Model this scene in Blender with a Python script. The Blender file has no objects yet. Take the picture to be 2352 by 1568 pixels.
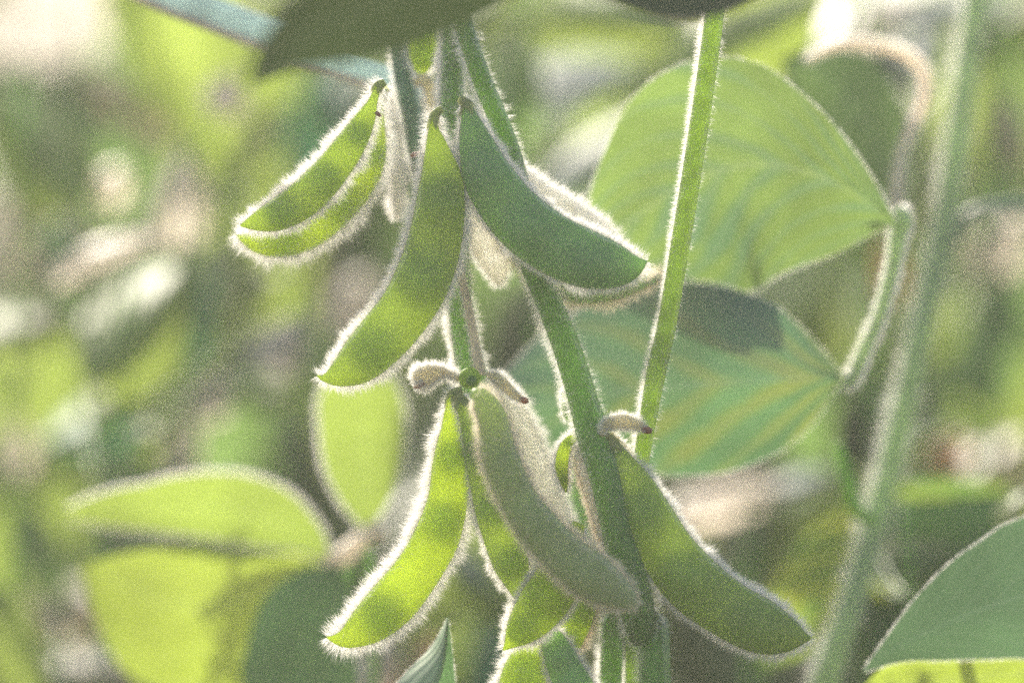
import bpy, math, random
import numpy as np
from mathutils import Vector

random.seed(7)
rng = np.random.default_rng(11)
C = bpy.context.scene
COL = C.collection

# ------------------------------------------------------------------ camera
PITCH = math.radians(4.0)
CAMZ = 0.62
FOCUS = 0.900
cd = bpy.data.cameras.new('camera')
cam = bpy.data.objects.new('camera', cd); COL.objects.link(cam)
cam.location = (0, 0, CAMZ)
cam.rotation_euler = (math.pi/2 - PITCH, 0, 0)
cd.sensor_width = 36; cd.lens = 180
cd.clip_start = 0.02; cd.clip_end = 3000
cd.dof.use_dof = True; cd.dof.focus_distance = FOCUS; cd.dof.aperture_fstop = 5.2
C.camera = cam

# ------------------------------------------------------------------ sky, sun, exposure
SUN_EL, SUN_AZ = math.radians(31), math.radians(-22)      # azimuth from the view direction, negative = left
w = bpy.data.worlds.new('World'); C.world = w; w.use_nodes = True
nt = w.node_tree; nt.nodes.clear()
sky = nt.nodes.new('ShaderNodeTexSky'); sky.sky_type = 'NISHITA'; sky.sun_disc = False
sky.sun_elevation = SUN_EL; sky.sun_rotation = SUN_AZ; sky.dust_density = 6.0; sky.air_density = 1.0
bg = nt.nodes.new('ShaderNodeBackground'); bg.inputs[1].default_value = 0.15
ou = nt.nodes.new('ShaderNodeOutputWorld')
nt.links.new(sky.outputs[0], bg.inputs[0]); nt.links.new(bg.outputs[0], ou.inputs[0])
sd = bpy.data.lights.new('sun', 'SUN'); sd.energy = 5.0; sd.angle = math.radians(0.5); sd.color = (1, 0.91, 0.79)
sun = bpy.data.objects.new('sun', sd); COL.objects.link(sun)
SUNV = Vector((math.sin(SUN_AZ)*math.cos(SUN_EL), math.cos(SUN_AZ)*math.cos(SUN_EL), math.sin(SUN_EL)))
sun.rotation_euler = SUNV.to_track_quat('Z', 'Y').to_euler(); sun.location = (-1, 2, 3)
C.view_settings.view_transform = 'Standard'; C.view_settings.look = 'None'
C.view_settings.exposure = 1.05; C.view_settings.gamma = 1.0; C.view_settings.use_curve_mapping = False
C.cycles.max_bounces = 14; C.cycles.diffuse_bounces = 12; C.cycles.transmission_bounces = 12
C.cycles.glossy_bounces = 2; C.cycles.transparent_max_bounces = 24; C.cycles.caustics_reflective = False; C.cycles.caustics_refractive = False
C.cycles.sample_clamp_indirect = 6.0; C.cycles.sample_clamp_direct = 6.0
C.cycles.use_denoising = False; C.cycles.volume_bounces = 1

# ------------------------------------------------------------------ frame of reference for placing things
K = 0.2/2352.0
CO = np.array([0, 0, CAMZ]); CF = np.array([0, math.cos(PITCH), -math.sin(PITCH)])
CR = np.array([1.0, 0, 0]); CU = np.array([0, math.sin(PITCH), math.cos(PITCH)])
def P(u, v, d):
    return CO + CF*d + CR*(u-1176)*K*d + CU*(784-v)*K*d

# ------------------------------------------------------------------ materials
def new_mat(name):
    m = bpy.data.materials.new(name); m.use_nodes = True
    m.node_tree.nodes.clear(); return m, m.node_tree.nodes, m.node_tree.links
def N(ns, t, **kw):
    n = ns.new('ShaderNode'+t)
    for k, v in kw.items():
        if k == 'op': n.operation = v
        else: n.inputs[k].default_value = v
    return n
def math_node(ns, ls, op, a, b=None, c=None, clamp=False):
    n = ns.new('ShaderNodeMath'); n.operation = op; n.use_clamp = clamp
    for i, x in enumerate((a, b, c)):
        if x is None: continue
        if isinstance(x, (int, float)): n.inputs[i].default_value = x
        else: ls.new(x, n.inputs[i])
    return n.outputs[0]
def mixcol(ns, ls, f, a, b, blend='MIX'):
    n = ns.new('ShaderNodeMix'); n.data_type = 'RGBA'; n.blend_type = blend
    for i, x in ((0, f), (6, a), (7, b)):
        if isinstance(x, (int, float)): n.inputs[i].default_value = x
        elif isinstance(x, tuple): n.inputs[i].default_value = (*x, 1)
        else: ls.new(x, n.inputs[i])
    return n.outputs[2]
def finish(ns, ls, diff, trans, tfrac, gloss=0.05, rough=0.45, bump=None, bump_d=0.0003, tint=(1, 1, 1)):
    d = ns.new('ShaderNodeBsdfDiffuse'); t = ns.new('ShaderNodeBsdfTranslucent'); g = ns.new('ShaderNodeBsdfGlossy')
    g.inputs['Roughness'].default_value = rough; g.inputs['Color'].default_value = (*tint, 1)
    for s, x in ((d, diff), (t, trans)):
        if isinstance(x, tuple): s.inputs['Color'].default_value = (*x, 1)
        else: ls.new(x, s.inputs['Color'])
    m1 = ns.new('ShaderNodeMixShader'); m1.inputs[0].default_value = tfrac
    ls.new(d.outputs[0], m1.inputs[1]); ls.new(t.outputs[0], m1.inputs[2])
    fr = ns.new('ShaderNodeLayerWeight'); fr.inputs['Blend'].default_value = 0.25
    f2 = math_node(ns, ls, 'MULTIPLY_ADD', fr.outputs['Fresnel'], gloss*2, gloss*0.5, clamp=True)
    m2 = ns.new('ShaderNodeMixShader'); ls.new(f2, m2.inputs[0])
    ls.new(m1.outputs[0], m2.inputs[1]); ls.new(g.outputs[0], m2.inputs[2])
    if bump is not None:
        b = ns.new('ShaderNodeBump'); b.inputs['Distance'].default_value = bump_d; b.inputs['Strength'].default_value = 0.8
        ls.new(bump, b.inputs['Height'])
        for s in (d, t, g): ls.new(b.outputs[0], s.inputs['Normal'])
        ls.new(b.outputs[0], fr.inputs['Normal'])
    o = ns.new('ShaderNodeOutputMaterial'); ls.new(m2.outputs[0], o.inputs[0])
def noise(ns, ls, scale, detail=3, coord='Object'):
    tc = ns.new('ShaderNodeTexCoord'); n = ns.new('ShaderNodeTexNoise')
    n.inputs['Scale'].default_value = scale; n.inputs['Detail'].default_value = detail
    ls.new(tc.outputs[coord], n.inputs['Vector']); return n.outputs['Fac']
def ramp(ns, ls, f, lo, hi, a=0.0, b=1.0):
    n = ns.new('ShaderNodeMapRange'); n.inputs[1].default_value = lo; n.inputs[2].default_value = hi
    n.inputs[3].default_value = a; n.inputs[4].default_value = b; ls.new(f, n.inputs[0]); return n.outputs[0]

def leaf_mat(name, refl, trans, tfrac=0.45, gloss=0.06, rough=0.4, veins=7.0, vs=0.5, patch=None, ps=45, tint=(1, 1, 1), band=None, bthr=0.5, bumpd=0.00015):
    m, ns, ls = new_mat(name)
    uv = ns.new('ShaderNodeUVMap'); sp = ns.new('ShaderNodeSeparateXYZ'); ls.new(uv.outputs[0], sp.inputs[0])
    au = math_node(ns, ls, 'ABSOLUTE', math_node(ns, ls, 'MULTIPLY_ADD', sp.outputs[0], 2.0, -1.0))
    wob = noise(ns, ls, 30)
    a = math_node(ns, ls, 'MULTIPLY_ADD', sp.outputs[1], veins, math_node(ns, ls, 'MULTIPLY', au, -veins*0.45))
    a = math_node(ns, ls, 'MULTIPLY_ADD', wob, 1.1, a)
    fr = math_node(ns, ls, 'FRACT', a)
    tri = math_node(ns, ls, 'ABSOLUTE', math_node(ns, ls, 'SUBTRACT', fr, 0.5))      # 0 mid-cell .. 0.5 at vein
    vm = ramp(ns, ls, tri, 0.44, 0.50)
    mr = ramp(ns, ls, au, 0.05, 0.0)
    vein = math_node(ns, ls, 'MAXIMUM', vm, mr, clamp=True)
    n1 = noise(ns, ls, ps, 4); f1 = ramp(ns, ls, n1, 0.35, 0.65)
    n2 = noise(ns, ls, 700, 2)
    c1 = mixcol(ns, ls, f1, tuple(x*0.8 for x in refl), tuple(min(1, x*1.25) for x in refl))
    c2 = mixcol(ns, ls, math_node(ns, ls, 'MULTIPLY', vein, vs), c1, tuple(min(1, x*1.7+0.03) for x in refl))
    t1 = mixcol(ns, ls, f1, tuple(x*0.75 for x in trans), tuple(min(1, x*1.2) for x in trans))
    if patch:
        n3 = noise(ns, ls, 28, 2); f3 = ramp(ns, ls, n3, 0.5, 0.62)
        t1 = mixcol(ns, ls, f3, t1, patch)
    if band:
        # light through the quilted blade painted as colour strips between side veins
        n4 = noise(ns, ls, 38, 2)
        bm = ramp(ns, ls, math_node(ns, ls, 'ADD', math_node(ns, ls, 'MULTIPLY', tri, 0.9), math_node(ns, ls, 'MULTIPLY', n4, 1.2)), bthr+0.25, bthr+0.62)
        t1 = mixcol(ns, ls, bm, t1, band)
        c2 = mixcol(ns, ls, bm, c2, tuple(0.5*x+0.08 for x in band))
    t2 = mixcol(ns, ls, math_node(ns, ls, 'MULTIPLY', vein, vs), t1, tuple(min(1, x*0.8+0.06) for x in trans))
    h = math_node(ns, ls, 'MULTIPLY_ADD', n2, 0.25, math_node(ns, ls, 'MULTIPLY', tri, -1.6))
    finish(ns, ls, c2, t2, tfrac, gloss, rough, h, bumpd, tint)
    return m
def plain_mat(name, refl, trans, tfrac, gloss=0.03, rough=0.5, sc=300, bd=0.0002, var=0.2, tint=(1, 1, 1)):
    m, ns, ls = new_mat(name)
    f = ramp(ns, ls, noise(ns, ls, sc, 4), 0.3, 0.7)
    c = mixcol(ns, ls, f, tuple(x*(1-var) for x in refl), tuple(min(1, x*(1+var)) for x in refl))
    t = mixcol(ns, ls, f, tuple(x*(1-var) for x in trans), tuple(min(1, x*(1+var)) for x in trans))
    finish(ns, ls, c, t, tfrac, gloss, rough, f, bd, tint)
    return m

M = {}
M['green']  = leaf_mat('leaf_green', (0.10, 0.19, 0.065), (0.17, 0.29, 0.07), 0.5, gloss=0.03)
M['lime']   = leaf_mat('leaf_lime', (0.11, 0.20, 0.045), (0.23, 0.31, 0.05), 0.6, gloss=0.03)
M['yellow'] = leaf_mat('leaf_yellow', (0.12, 0.20, 0.04), (0.27, 0.36, 0.04), 0.55)
M['waxy']   = leaf_mat('leaf_waxy', (0.09, 0.19, 0.11), (0.14, 0.32, 0.08), 0.35, gloss=0.12, rough=0.45)
M['glaucous'] = leaf_mat('leaf_glaucous', (0.10, 0.18, 0.105), (0.075, 0.145, 0.06), 0.35, gloss=0.02, rough=0.5, vs=0.45, bumpd=0.00003)
M['bright'] = leaf_mat('leaf_bright', (0.12, 0.19, 0.08), (0.125, 0.20, 0.042), 0.55, veins=7, vs=0.5, band=(0.068, 0.14, 0.058), bthr=0.48, gloss=0.08)
M['striped'] = leaf_mat('leaf_striped', (0.08, 0.16, 0.09), (0.075, 0.16, 0.06), 0.45, veins=5, vs=0.5, band=(0.15, 0.20, 0.035), bthr=0.58, gloss=0.1)
M['dark']   = leaf_mat('leaf_dark', (0.045, 0.07, 0.028), (0.025, 0.045, 0.012), 0.3, gloss=0.03, rough=0.5)  # shade on the foreground leaves put into a darker, less translucent green
M['shade']  = leaf_mat('leaf_deep_green', (0.07, 0.12, 0.05), (0.09, 0.16, 0.04), 0.45, gloss=0.03)
M['teal']   = leaf_mat('leaf_teal', (0.07, 0.20, 0.13), (0.08, 0.28, 0.12), 0.45, gloss=0.03)
M['olive']  = leaf_mat('leaf_olive', (0.14, 0.19, 0.07), (0.32, 0.42, 0.09), 0.55, gloss=0.03)
M['mid']    = leaf_mat('leaf_mid_green', (0.12, 0.20, 0.06), (0.20, 0.28, 0.04), 0.55, gloss=0.03)
M['dapple'] = leaf_mat('leaf_dappled', (0.10, 0.19, 0.05), (0.13, 0.24, 0.04), 0.5, gloss=0.02, veins=4, band=(0.42, 0.48, 0.035), bthr=0.50)
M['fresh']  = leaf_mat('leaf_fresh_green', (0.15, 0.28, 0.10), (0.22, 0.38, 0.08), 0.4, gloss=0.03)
M['pale']   = leaf_mat('leaf_pale', (0.58, 0.51, 0.44), (0.84, 0.74, 0.64), 0.58, vs=0.2)  # pale colour carries the blurred sun glints on the leaves
M['white']  = leaf_mat('leaf_bleached', (0.46, 0.44, 0.40), (0.44, 0.41, 0.37), 0.5, vs=0.1)  # bright patches of sky and glare put into a pale leaf colour
M['tan']    = leaf_mat('leaf_tan', (0.26, 0.23, 0.15), (0.36, 0.31, 0.20), 0.5, vs=0.2)
M['orange'] = leaf_mat('leaf_orange', (0.35, 0.18, 0.06), (0.6, 0.30, 0.08), 0.5, vs=0.2)
M['silver'] = leaf_mat('leaf_silver', (0.22, 0.27, 0.27), (0.20, 0.25, 0.24), 0.4, gloss=0.03, rough=0.4, vs=0.2)
M['pod']    = plain_mat('pod_green', (0.21, 0.32, 0.11), (0.56, 0.68, 0.13), 0.60, gloss=0.035, rough=0.42, sc=260, var=0.1)
M['pod_blue'] = plain_mat('pod_blue_green', (0.20, 0.33, 0.17), (0.48, 0.72, 0.2), 0.5, gloss=0.05, rough=0.45, sc=260, var=0.1)
M['pod_lit'] = plain_mat('pod_yellow_green', (0.26, 0.37, 0.07), (0.64, 0.76, 0.10), 0.65, gloss=0.03, rough=0.45, sc=260, var=0.1)  # sunlit look put into the colour: yellower, brighter copy of the pod green
M['pod_white'] = plain_mat('pod_downy_white', (0.80, 0.79, 0.68), (0.96, 0.95, 0.84), 0.62, gloss=0.03, rough=0.6, sc=500)
M['pod_pale'] = plain_mat('pod_grey_green', (0.32, 0.41, 0.17), (0.56, 0.68, 0.22), 0.5, gloss=0.03, rough=0.5, sc=260, var=0.1)
M['bean']   = plain_mat('bean_flesh', (0.42, 0.54, 0.18), (0.8, 0.92, 0.34), 0.74, sc=200)
M['stem']   = plain_mat('stem_green', (0.12, 0.23, 0.07), (0.36, 0.58, 0.08), 0.5, gloss=0.04, sc=400)
M['stem_blue'] = plain_mat('stem_blue_green', (0.09, 0.19, 0.13), (0.15, 0.3, 0.12), 0.35, gloss=0.06, sc=300)
M['stem_lit'] = plain_mat('stem_yellow_green', (0.22, 0.33, 0.09), (0.50, 0.66, 0.10), 0.6, gloss=0.04, sc=300)
M['stem_pale'] = plain_mat('stem_pale', (0.66, 0.60, 0.52), (0.85, 0.76, 0.64), 0.6, sc=300)
M['stem_silver'] = plain_mat('stem_silver', (0.42, 0.54, 0.52), (0.5, 0.62, 0.6), 0.5, gloss=0.06, sc=200)
M['stem_haze'] = plain_mat('stem_pale_green', (0.28, 0.38, 0.22), (0.46, 0.60, 0.28), 0.5, gloss=0.05, sc=200)
M['sepal'] = plain_mat('sepal_green', (0.30, 0.34, 0.15), (0.5, 0.55, 0.2), 0.5, sc=600)
M['brown']  = plain_mat('dried_brown', (0.36, 0.17, 0.11), (0.5, 0.25, 0.15), 0.4, sc=900, bd=0.0004)
M['bud']    = plain_mat('bud_beige', (0.55, 0.52, 0.34), (0.82, 0.76, 0.5), 0.45, sc=900, bd=0.0004)
def hair_mat(name, col):
    m, ns, ls = new_mat(name)
    d = ns.new('ShaderNodeBsdfDiffuse'); t = ns.new('ShaderNodeBsdfTranslucent')
    d.inputs[0].default_value = (*col, 1); t.inputs[0].default_value = (*col, 1)
    a = ns.new('ShaderNodeMixShader'); a.inputs[0].default_value = 0.6
    ls.new(d.outputs[0], a.inputs[1]); ls.new(t.outputs[0], a.inputs[2])
    # glassy fibres let part of the light straight through
    tr = ns.new('ShaderNodeBsdfTransparent'); tr.inputs[0].default_value = (1, 1, 1, 1)
    b = ns.new('ShaderNodeMixShader'); b.inputs[0].default_value = 0.5
    ls.new(a.outputs[0], b.inputs[1]); ls.new(tr.outputs[0], b.inputs[2])
    o = ns.new('ShaderNodeOutputMaterial'); ls.new(b.outputs[0], o.inputs[0]); return m
M['hair'] = hair_mat('downy_hair', (0.99, 0.98, 0.95))
M['hair_tan'] = hair_mat('tawny_hair', (0.97, 0.90, 0.78))

# ------------------------------------------------------------------ mesh helpers
def mk(name, verts, faces, mats, parent=None, kind=None, midx=None, uv=None, smooth=True, label=None):
    me = bpy.data.meshes.new(name)
    verts = np.asarray(verts, dtype=np.float32)
    if isinstance(faces, np.ndarray):
        nf, k = faces.shape
        me.vertices.add(len(verts)); me.vertices.foreach_set('co', verts.ravel())
        me.loops.add(nf*k); me.loops.foreach_set('vertex_index', faces.astype(np.int32).ravel())
        me.polygons.add(nf); me.polygons.foreach_set('loop_start', np.arange(0, nf*k, k, dtype=np.int32))
        try: me.polygons.foreach_set('loop_total', np.full(nf, k, dtype=np.int32))
        except Exception: pass
        me.update(calc_edges=True)
    else:
        me.from_pydata(verts.tolist(), [], faces); me.update()
    for m in (mats if isinstance(mats, (list, tuple)) else [mats]): me.materials.append(m)
    if midx is not None: me.polygons.foreach_set('material_index', np.asarray(midx, dtype=np.int32))
    me.polygons.foreach_set('use_smooth', [smooth]*len(me.polygons))
    if uv is not None:
        l = me.uv_layers.new(name='UVMap')
        vi = np.empty(len(me.loops), dtype=np.int32); me.loops.foreach_get('vertex_index', vi)
        l.data.foreach_set('uv', np.asarray(uv, dtype=np.float32)[vi].ravel())
    me.update()
    o = bpy.data.objects.new(name, me); COL.objects.link(o)
    if parent is not None:
        o.parent = parent
        # parents are unrotated and unscaled Empties or meshes: keep world position
        top = parent; off = Vector((0, 0, 0))
        while top is not None: off += top.location; top = top.parent
        o.location = -off
    if kind: o['kind'] = kind
    if label: o['label'] = label
    return o
def thing(name, label, cat, loc=(0, 0, 0), group=None):
    o = bpy.data.objects.new(name, None); COL.objects.link(o); o.location = loc; o.empty_display_size = 0.02
    o['label'] = label; o['category'] = cat
    if group: o['group'] = group
    return o
def catmull(pts, n):
    p = np.asarray(pts, dtype=float); m = len(p)
    q = np.vstack([2*p[0]-p[1], p, 2*p[-1]-p[-2]])
    seg = np.linalg.norm(np.diff(p[:, :3], axis=0), axis=1); cum = np.r_[0, np.cumsum(seg)]
    s = np.linspace(0, cum[-1], n); out = np.empty((n, p.shape[1]))
    for i, x in enumerate(s):
        j = min(max(np.searchsorted(cum, x, side='right')-1, 0), m-2)
        t = (x-cum[j])/max(seg[j], 1e-12)
        a, b, c, d = q[j], q[j+1], q[j+2], q[j+3]
        out[i] = 0.5*((2*b)+(-a+c)*t+(2*a-5*b+4*c-d)*t*t+(-a+3*b-3*c+d)*t**3)
    return out, s
def grid_faces(n, m, wrap=True):
    i, j = np.meshgrid(np.arange(n-1), np.arange(m if wrap else m-1), indexing='ij')
    j2 = (j+1) % m
    return np.stack([i*m+j, i*m+j2, (i+1)*m+j2, (i+1)*m+j], axis=-1).reshape(-1, 4)
def world_path(pts, d0, n):
    """pts: (u, v, r[, dd]); returns centres, radii in metres, tangents"""
    a = np.array([(p[0], p[1], p[2], p[3] if len(p) > 3 else 0.0) for p in pts], dtype=float)
    # spline over image coordinates scaled to metres so arc length is even
    W = np.array([P(x[0], x[1], d0+x[3]) for x in a])
    q, s = catmull(np.hstack([W, a[:, 2:3]*K*d0]), n)
    c = q[:, :3]; r = np.maximum(q[:, 3], 0.00012)
    T = np.gradient(c, axis=0); T /= np.linalg.norm(T, axis=1)[:, None]
    return c, r, T, s
def frames(T, roll=0.0):
    view = CF
    Wd = np.cross(T, view); Wd /= np.linalg.norm(Wd, axis=1)[:, None]
    Nn = np.cross(Wd, T)                      # roughly towards the camera
    cr, sr = math.cos(roll), math.sin(roll)
    return Wd*cr+Nn*sr, -Wd*sr+Nn*cr

def hairs(name, base, nrm, length, width, parent, mat, bend=None):
    """three-sided tapered bent hairs, one mesh"""
    n = len(base)
    rnd = rng.normal(size=(n, 3)); a = np.cross(nrm, rnd); a /= np.linalg.norm(a, axis=1)[:, None]+1e-9
    b = np.cross(nrm, a)
    L = length[:, None]
    bd = rng.normal(size=(n, 3))*0.18 if bend is None else bend
    p0 = base - nrm*0.00008; p1 = base + nrm*L*0.5 + bd*L*0.10; p2 = base + nrm*L + bd*L*0.55
    V = np.empty((n, 7, 3))
    for k in range(3):
        an = k*2*math.pi/3; off = (a*math.cos(an)+b*math.sin(an))
        V[:, k] = p0+off*width[:, None]; V[:, 3+k] = p1+off*width[:, None]*0.72
    V[:, 6] = p2
    base_i = (np.arange(n)*7)[:, None]
    tri = []
    for k in range(3):
        k2 = (k+1) % 3
        tri += [[k, k2, 3+k2], [k, 3+k2, 3+k], [3+k, 3+k2, 6]]
    F = (base_i[:, None, :]+np.array(tri)[None]).reshape(-1, 3)
    return mk(name, V.reshape(-1, 3), F, mat, parent, kind='stuff', smooth=True)

def tube(name, pts, d0, mat, parent, n=40, m=14, flat=1.0, ridge=0.05, hair=0, hlen=0.0010, hw=0.00004, hmat=None, label=None, noise_amp=0.03, side=0.45):
    c, r, T, s = world_path(pts, d0, n); Wd, Nn = frames(T)
    th = np.linspace(0, 2*math.pi, m, endpoint=False)
    r = r*(1+noise_amp*np.interp(s, np.linspace(0, s[-1], 9), rng.normal(size=9)))
    prof = 1+ridge*np.cos(5*th+0.6)
    V = c[:, None]+(Wd[:, None]*(np.cos(th)*prof)[None, :, None]+Nn[:, None]*(np.sin(th)*prof*flat)[None, :, None])*r[:, None, None]
    V = V.reshape(-1, 3); F = grid_faces(n, m)
    Vc = np.vstack([V, c[0], c[-1]]); n0, n1 = len(V), len(V)+1
    fl = F.tolist()+[[n0, (j+1) % m, j] for j in range(m)]+[[n1, (n-1)*m+j, (n-1)*m+(j+1) % m] for j in range(m)]
    o = mk(name, Vc, fl, mat, parent, label=label)
    if hair:
        i = rng.uniform(0, n-1.001, hair); i0 = i.astype(int); f = (i-i0)[:, None]
        # most hairs stand in a line along one side of the stem, the rest all round
        a = np.where(rng.uniform(size=hair) < side, rng.normal(math.pi-0.25, 0.42, hair), rng.uniform(0, 2*math.pi, hair))[:, None]
        cc = c[i0]*(1-f)+c[i0+1]*f; rr = (r[i0]*(1-f[:, 0])+r[i0+1]*f[:, 0])[:, None]
        dirn = Wd[i0]*np.cos(a)+Nn[i0]*np.sin(a)*flat
        base = cc+dirn*rr*0.99
        nr = dirn+T[i0]*rng.normal(0.15, 0.25, (hair, 1))+rng.normal(size=(hair, 3))*0.22
        nr /= np.linalg.norm(nr, axis=1)[:, None]
        hairs('fuzz', base, nr, rng.uniform(0.4, 1.25, hair)*hlen*1.45*np.interp(i, np.linspace(0, n, n), rng.uniform(0.6, 1.2, n)), rng.uniform(0.7, 1.2, hair)*hw, o, hmat or M['hair'])
    return o

def pod(parent, pts, d0, mat, roll=0.0, thick=0.58, nb=3, hair=7000, hlen=0.0017, hmat=None, label=None, even=0.035, hw=0.000033, calyx=True, name='pod', bean_at=None):
    n, m = 64, 30
    c, r, T, s = world_path(pts, d0, n); Wd, Nn = frames(T, roll)
    S = s/s[-1]
    centres = bean_at or [0.30+0.5*k/max(nb-1, 1) for k in range(nb)]
    bump = np.zeros(n)
    for b in centres: bump += np.exp(-((S-b)/0.085)**2)
    tk = thick*(0.74+0.36*np.minimum(bump, 1.1))
    th = np.linspace(0, 2*math.pi, m, endpoint=False)
    cx = np.sign(np.cos(th))*np.abs(np.cos(th))**0.92; sy = np.sign(np.sin(th))*np.abs(np.sin(th))**1.08
    rw = r*(0.985+0.02*np.minimum(bump, 1))
    V = c[:, None]+Wd[:, None]*cx[None, :, None]*rw[:, None, None]+Nn[:, None]*(sy[None, :, None]*(r*tk)[:, None, None])
    V = V.reshape(-1, 3); F = grid_faces(n, m)
    allV = [V, c[0][None], c[-1][None]]
    fl = F.tolist()+[[n*m, (j+1) % m, j] for j in range(m)]+[[n*m+1, (n-1)*m+j, (n-1)*m+(j+1) % m] for j in range(m)]
    mi = [0]*len(fl); off = n*m+2
    # the beans inside the shell block the light that comes through it
    for b in centres:
        k = int(b*(n-1)); rr = r[k]
        nu, nv = 8, 12
        pa = np.linspace(0.12, math.pi-0.12, nu); ta = np.linspace(0, 2*math.pi, nv, endpoint=False)
        B = c[k]+T[k]*(np.cos(pa)*rr*0.98)[:, None, None]+Wd[k]*(np.sin(pa)[:, None]*np.cos(ta)*rr*0.74)[..., None]+Nn[k]*(np.sin(pa)[:, None]*np.sin(ta)*rr*thick*0.72)[..., None]
        allV.append(B.reshape(-1, 3)); g = (grid_faces(nu, nv)+off).tolist(); fl += g; mi += [1]*len(g); off += nu*nv
    o = mk(name, np.vstack(allV), fl, [mat, M['bean']], parent, midx=mi, label=label)
    if hair:
        h = int(hair*1.2)
        # denser along the two seams than on the broad faces
        a = rng.uniform(0, 2*math.pi, h*4); keep = rng.uniform(size=h*4) < (even+(1-even)*np.abs(np.cos(a))**7)
        a = a[keep][:h]; h = len(a)
        i = rng.uniform(1, n-1.001, h*3)
        pr = np.sqrt(r[i.astype(int)]/r.max()); i = i[rng.uniform(size=len(i)) < pr][:h]; h = min(h, len(i)); a = a[:h]
        i0 = i.astype(int); f = (i-i0)[:, None]; i1 = np.minimum(i0+1, n-1)
        ca = (np.sign(np.cos(a))*np.abs(np.cos(a))**0.92)[:, None]; sa = (np.sign(np.sin(a))*np.abs(np.sin(a))**1.08)[:, None]
        def pt(ix): return c[ix]+Wd[ix]*ca*rw[ix][:, None]+Nn[ix]*sa*(r*tk)[ix][:, None]
        base = pt(i0)*(1-f)+pt(i1)*f
        nr = Wd[i0]*np.cos(a)[:, None]*thick+Nn[i0]*np.sin(a)[:, None]
        nr /= np.linalg.norm(nr, axis=1)[:, None]
        # the side turned to the light carries most of the down; the near face is almost bare
        side = nr@(-CF); kp = rng.uniform(size=h) < np.where(side > 0.12, even, 1.0)
        base, nr, i0, cl0 = base[kp], nr[kp], i0[kp], None; h = len(base)
        endf = np.clip((S[i0]-0.93)/0.07, 0, 1)[:, None]
        nr = nr+T[i0]*(rng.normal(0.22, 0.22, (h, 1))+endf*0.9)+rng.normal(size=(h, 3))*0.24
        nr /= np.linalg.norm(nr, axis=1)[:, None]
        cl = np.interp(S[i0], np.linspace(0, 1, 46), rng.uniform(0.62, 1.2, 46))
        L = rng.uniform(0.4, 1.15, h)*hlen*cl*1.45
        hairs('fuzz', base, nr, L, rng.uniform(0.7, 1.25, h)*hw, o, hmat or M['hair'])
    if calyx:
        # ring of five pointed sepals clasping the neck of the pod
        nn_, mm = 5, 20; k1 = max(3, int(0.085*n)); vv = []
        for q in range(nn_):
            for j in range(mm):
                an = 2*math.pi*j/mm; zig = 0.55+0.45*abs(((j*5/mm) % 1)-0.5)*2
                kk = q/(nn_-1)*k1*zig; ki = int(kk); kf = kk-ki
                ce = c[ki]*(1-kf)+c[ki+1]*kf; rr = r[ki]*(1-kf)+r[ki+1]*kf
                e = 1.12+0.18*q/(nn_-1)
                vv.append(ce+Wd[ki]*math.cos(an)*(rr*e+0.0002)+Nn[ki]*math.sin(an)*(rr*tk[ki]*e+0.0003))
        mk('calyx', np.array(vv), grid_faces(nn_, mm), M['sepal'], o)
    return o

def leaf(parent, mid, wl, wr, d0, mat, dl=0.0, dr=0.0, n=26, m=15, quilt=0.0006, veins=7, label=None, name='leaf', hair=0, curl=0.0, hlen=0.0012):
    """mid: (u, v, dd); wl / wr: half widths left / right of the midrib at each of those points; dl / dr: depth change at the edges"""
    a = np.array([(p[0], p[1], p[2] if len(p) > 2 else 0.0, wl[i], wr[i]) for i, p in enumerate(mid)], dtype=float)
    a[:, :2] *= K*d0; a[:, 3:] *= K*d0
    q, s = catmull(a[:, [0, 1, 2, 3, 4]], n)
    S = s/s[-1]
    t = np.gradient(q[:, :2], axis=0); t /= np.linalg.norm(t, axis=1)[:, None]+1e-12
    pr = np.stack([t[:, 1], -t[:, 0]], axis=1)          # points to the left of travel in image space (u right, v down)
    us = np.linspace(-1, 1, m); V = np.empty((n, m, 3)); UV = np.empty((n, m, 2))
    ph = rng.uniform(0, 6.28)
    edge_w = np.interp(S, np.linspace(0, 1, 14), rng.normal(size=14))*0.02+1
    for j, u in enumerate(us):
        wd = np.where(u < 0, q[:, 3], q[:, 4])*(edge_w if abs(u) > 0.9 else 1)
        uvp = q[:, :2]+pr*(-u*wd)[:, None]
        dd = q[:, 2]+(dl if u < 0 else dr)*abs(u)**1.4*np.sin(np.pi*np.clip(S*0.96+0.02, 0, 1))**0.5
        cell = np.sin(2*np.pi*(veins*(S-0.45*abs(u))))
        dd = dd+quilt*cell*(1-abs(u)**3)*min(1, abs(u)*6)+0.0025*curl*np.sin(5*S+ph+u)*abs(u)
        ud, vd = uvp[:, 0]/(K*d0), uvp[:, 1]/(K*d0)
        for i in range(n): V[i, j] = P(ud[i], vd[i], d0+dd[i])
        UV[:, j, 0] = (u+1)/2; UV[:, j, 1] = S
    o = mk(name, V.reshape(-1, 3), grid_faces(n, m, wrap=False), mat, parent, uv=UV.reshape(-1, 2), label=label)
    if hair:
        ii = rng.integers(1, n-1, hair); jj = rng.choice([0, m-1], hair)
        b = V[ii, jj]; out = V[ii, jj]-V[ii, m//2]; out /= np.linalg.norm(out, axis=1)[:, None]+1e-9
        b = b+(V[ii-1, jj]-b)*rng.uniform(size=(hair, 1))
        nr = out+rng.normal(size=(hair, 3))*0.3; nr /= np.linalg.norm(nr, axis=1)[:, None]
        hairs('fuzz', b, nr, rng.uniform(0.3, 0.7, hair)*hlen, np.full(hair, 0.00004), o, M['hair'])
    return o

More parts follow.
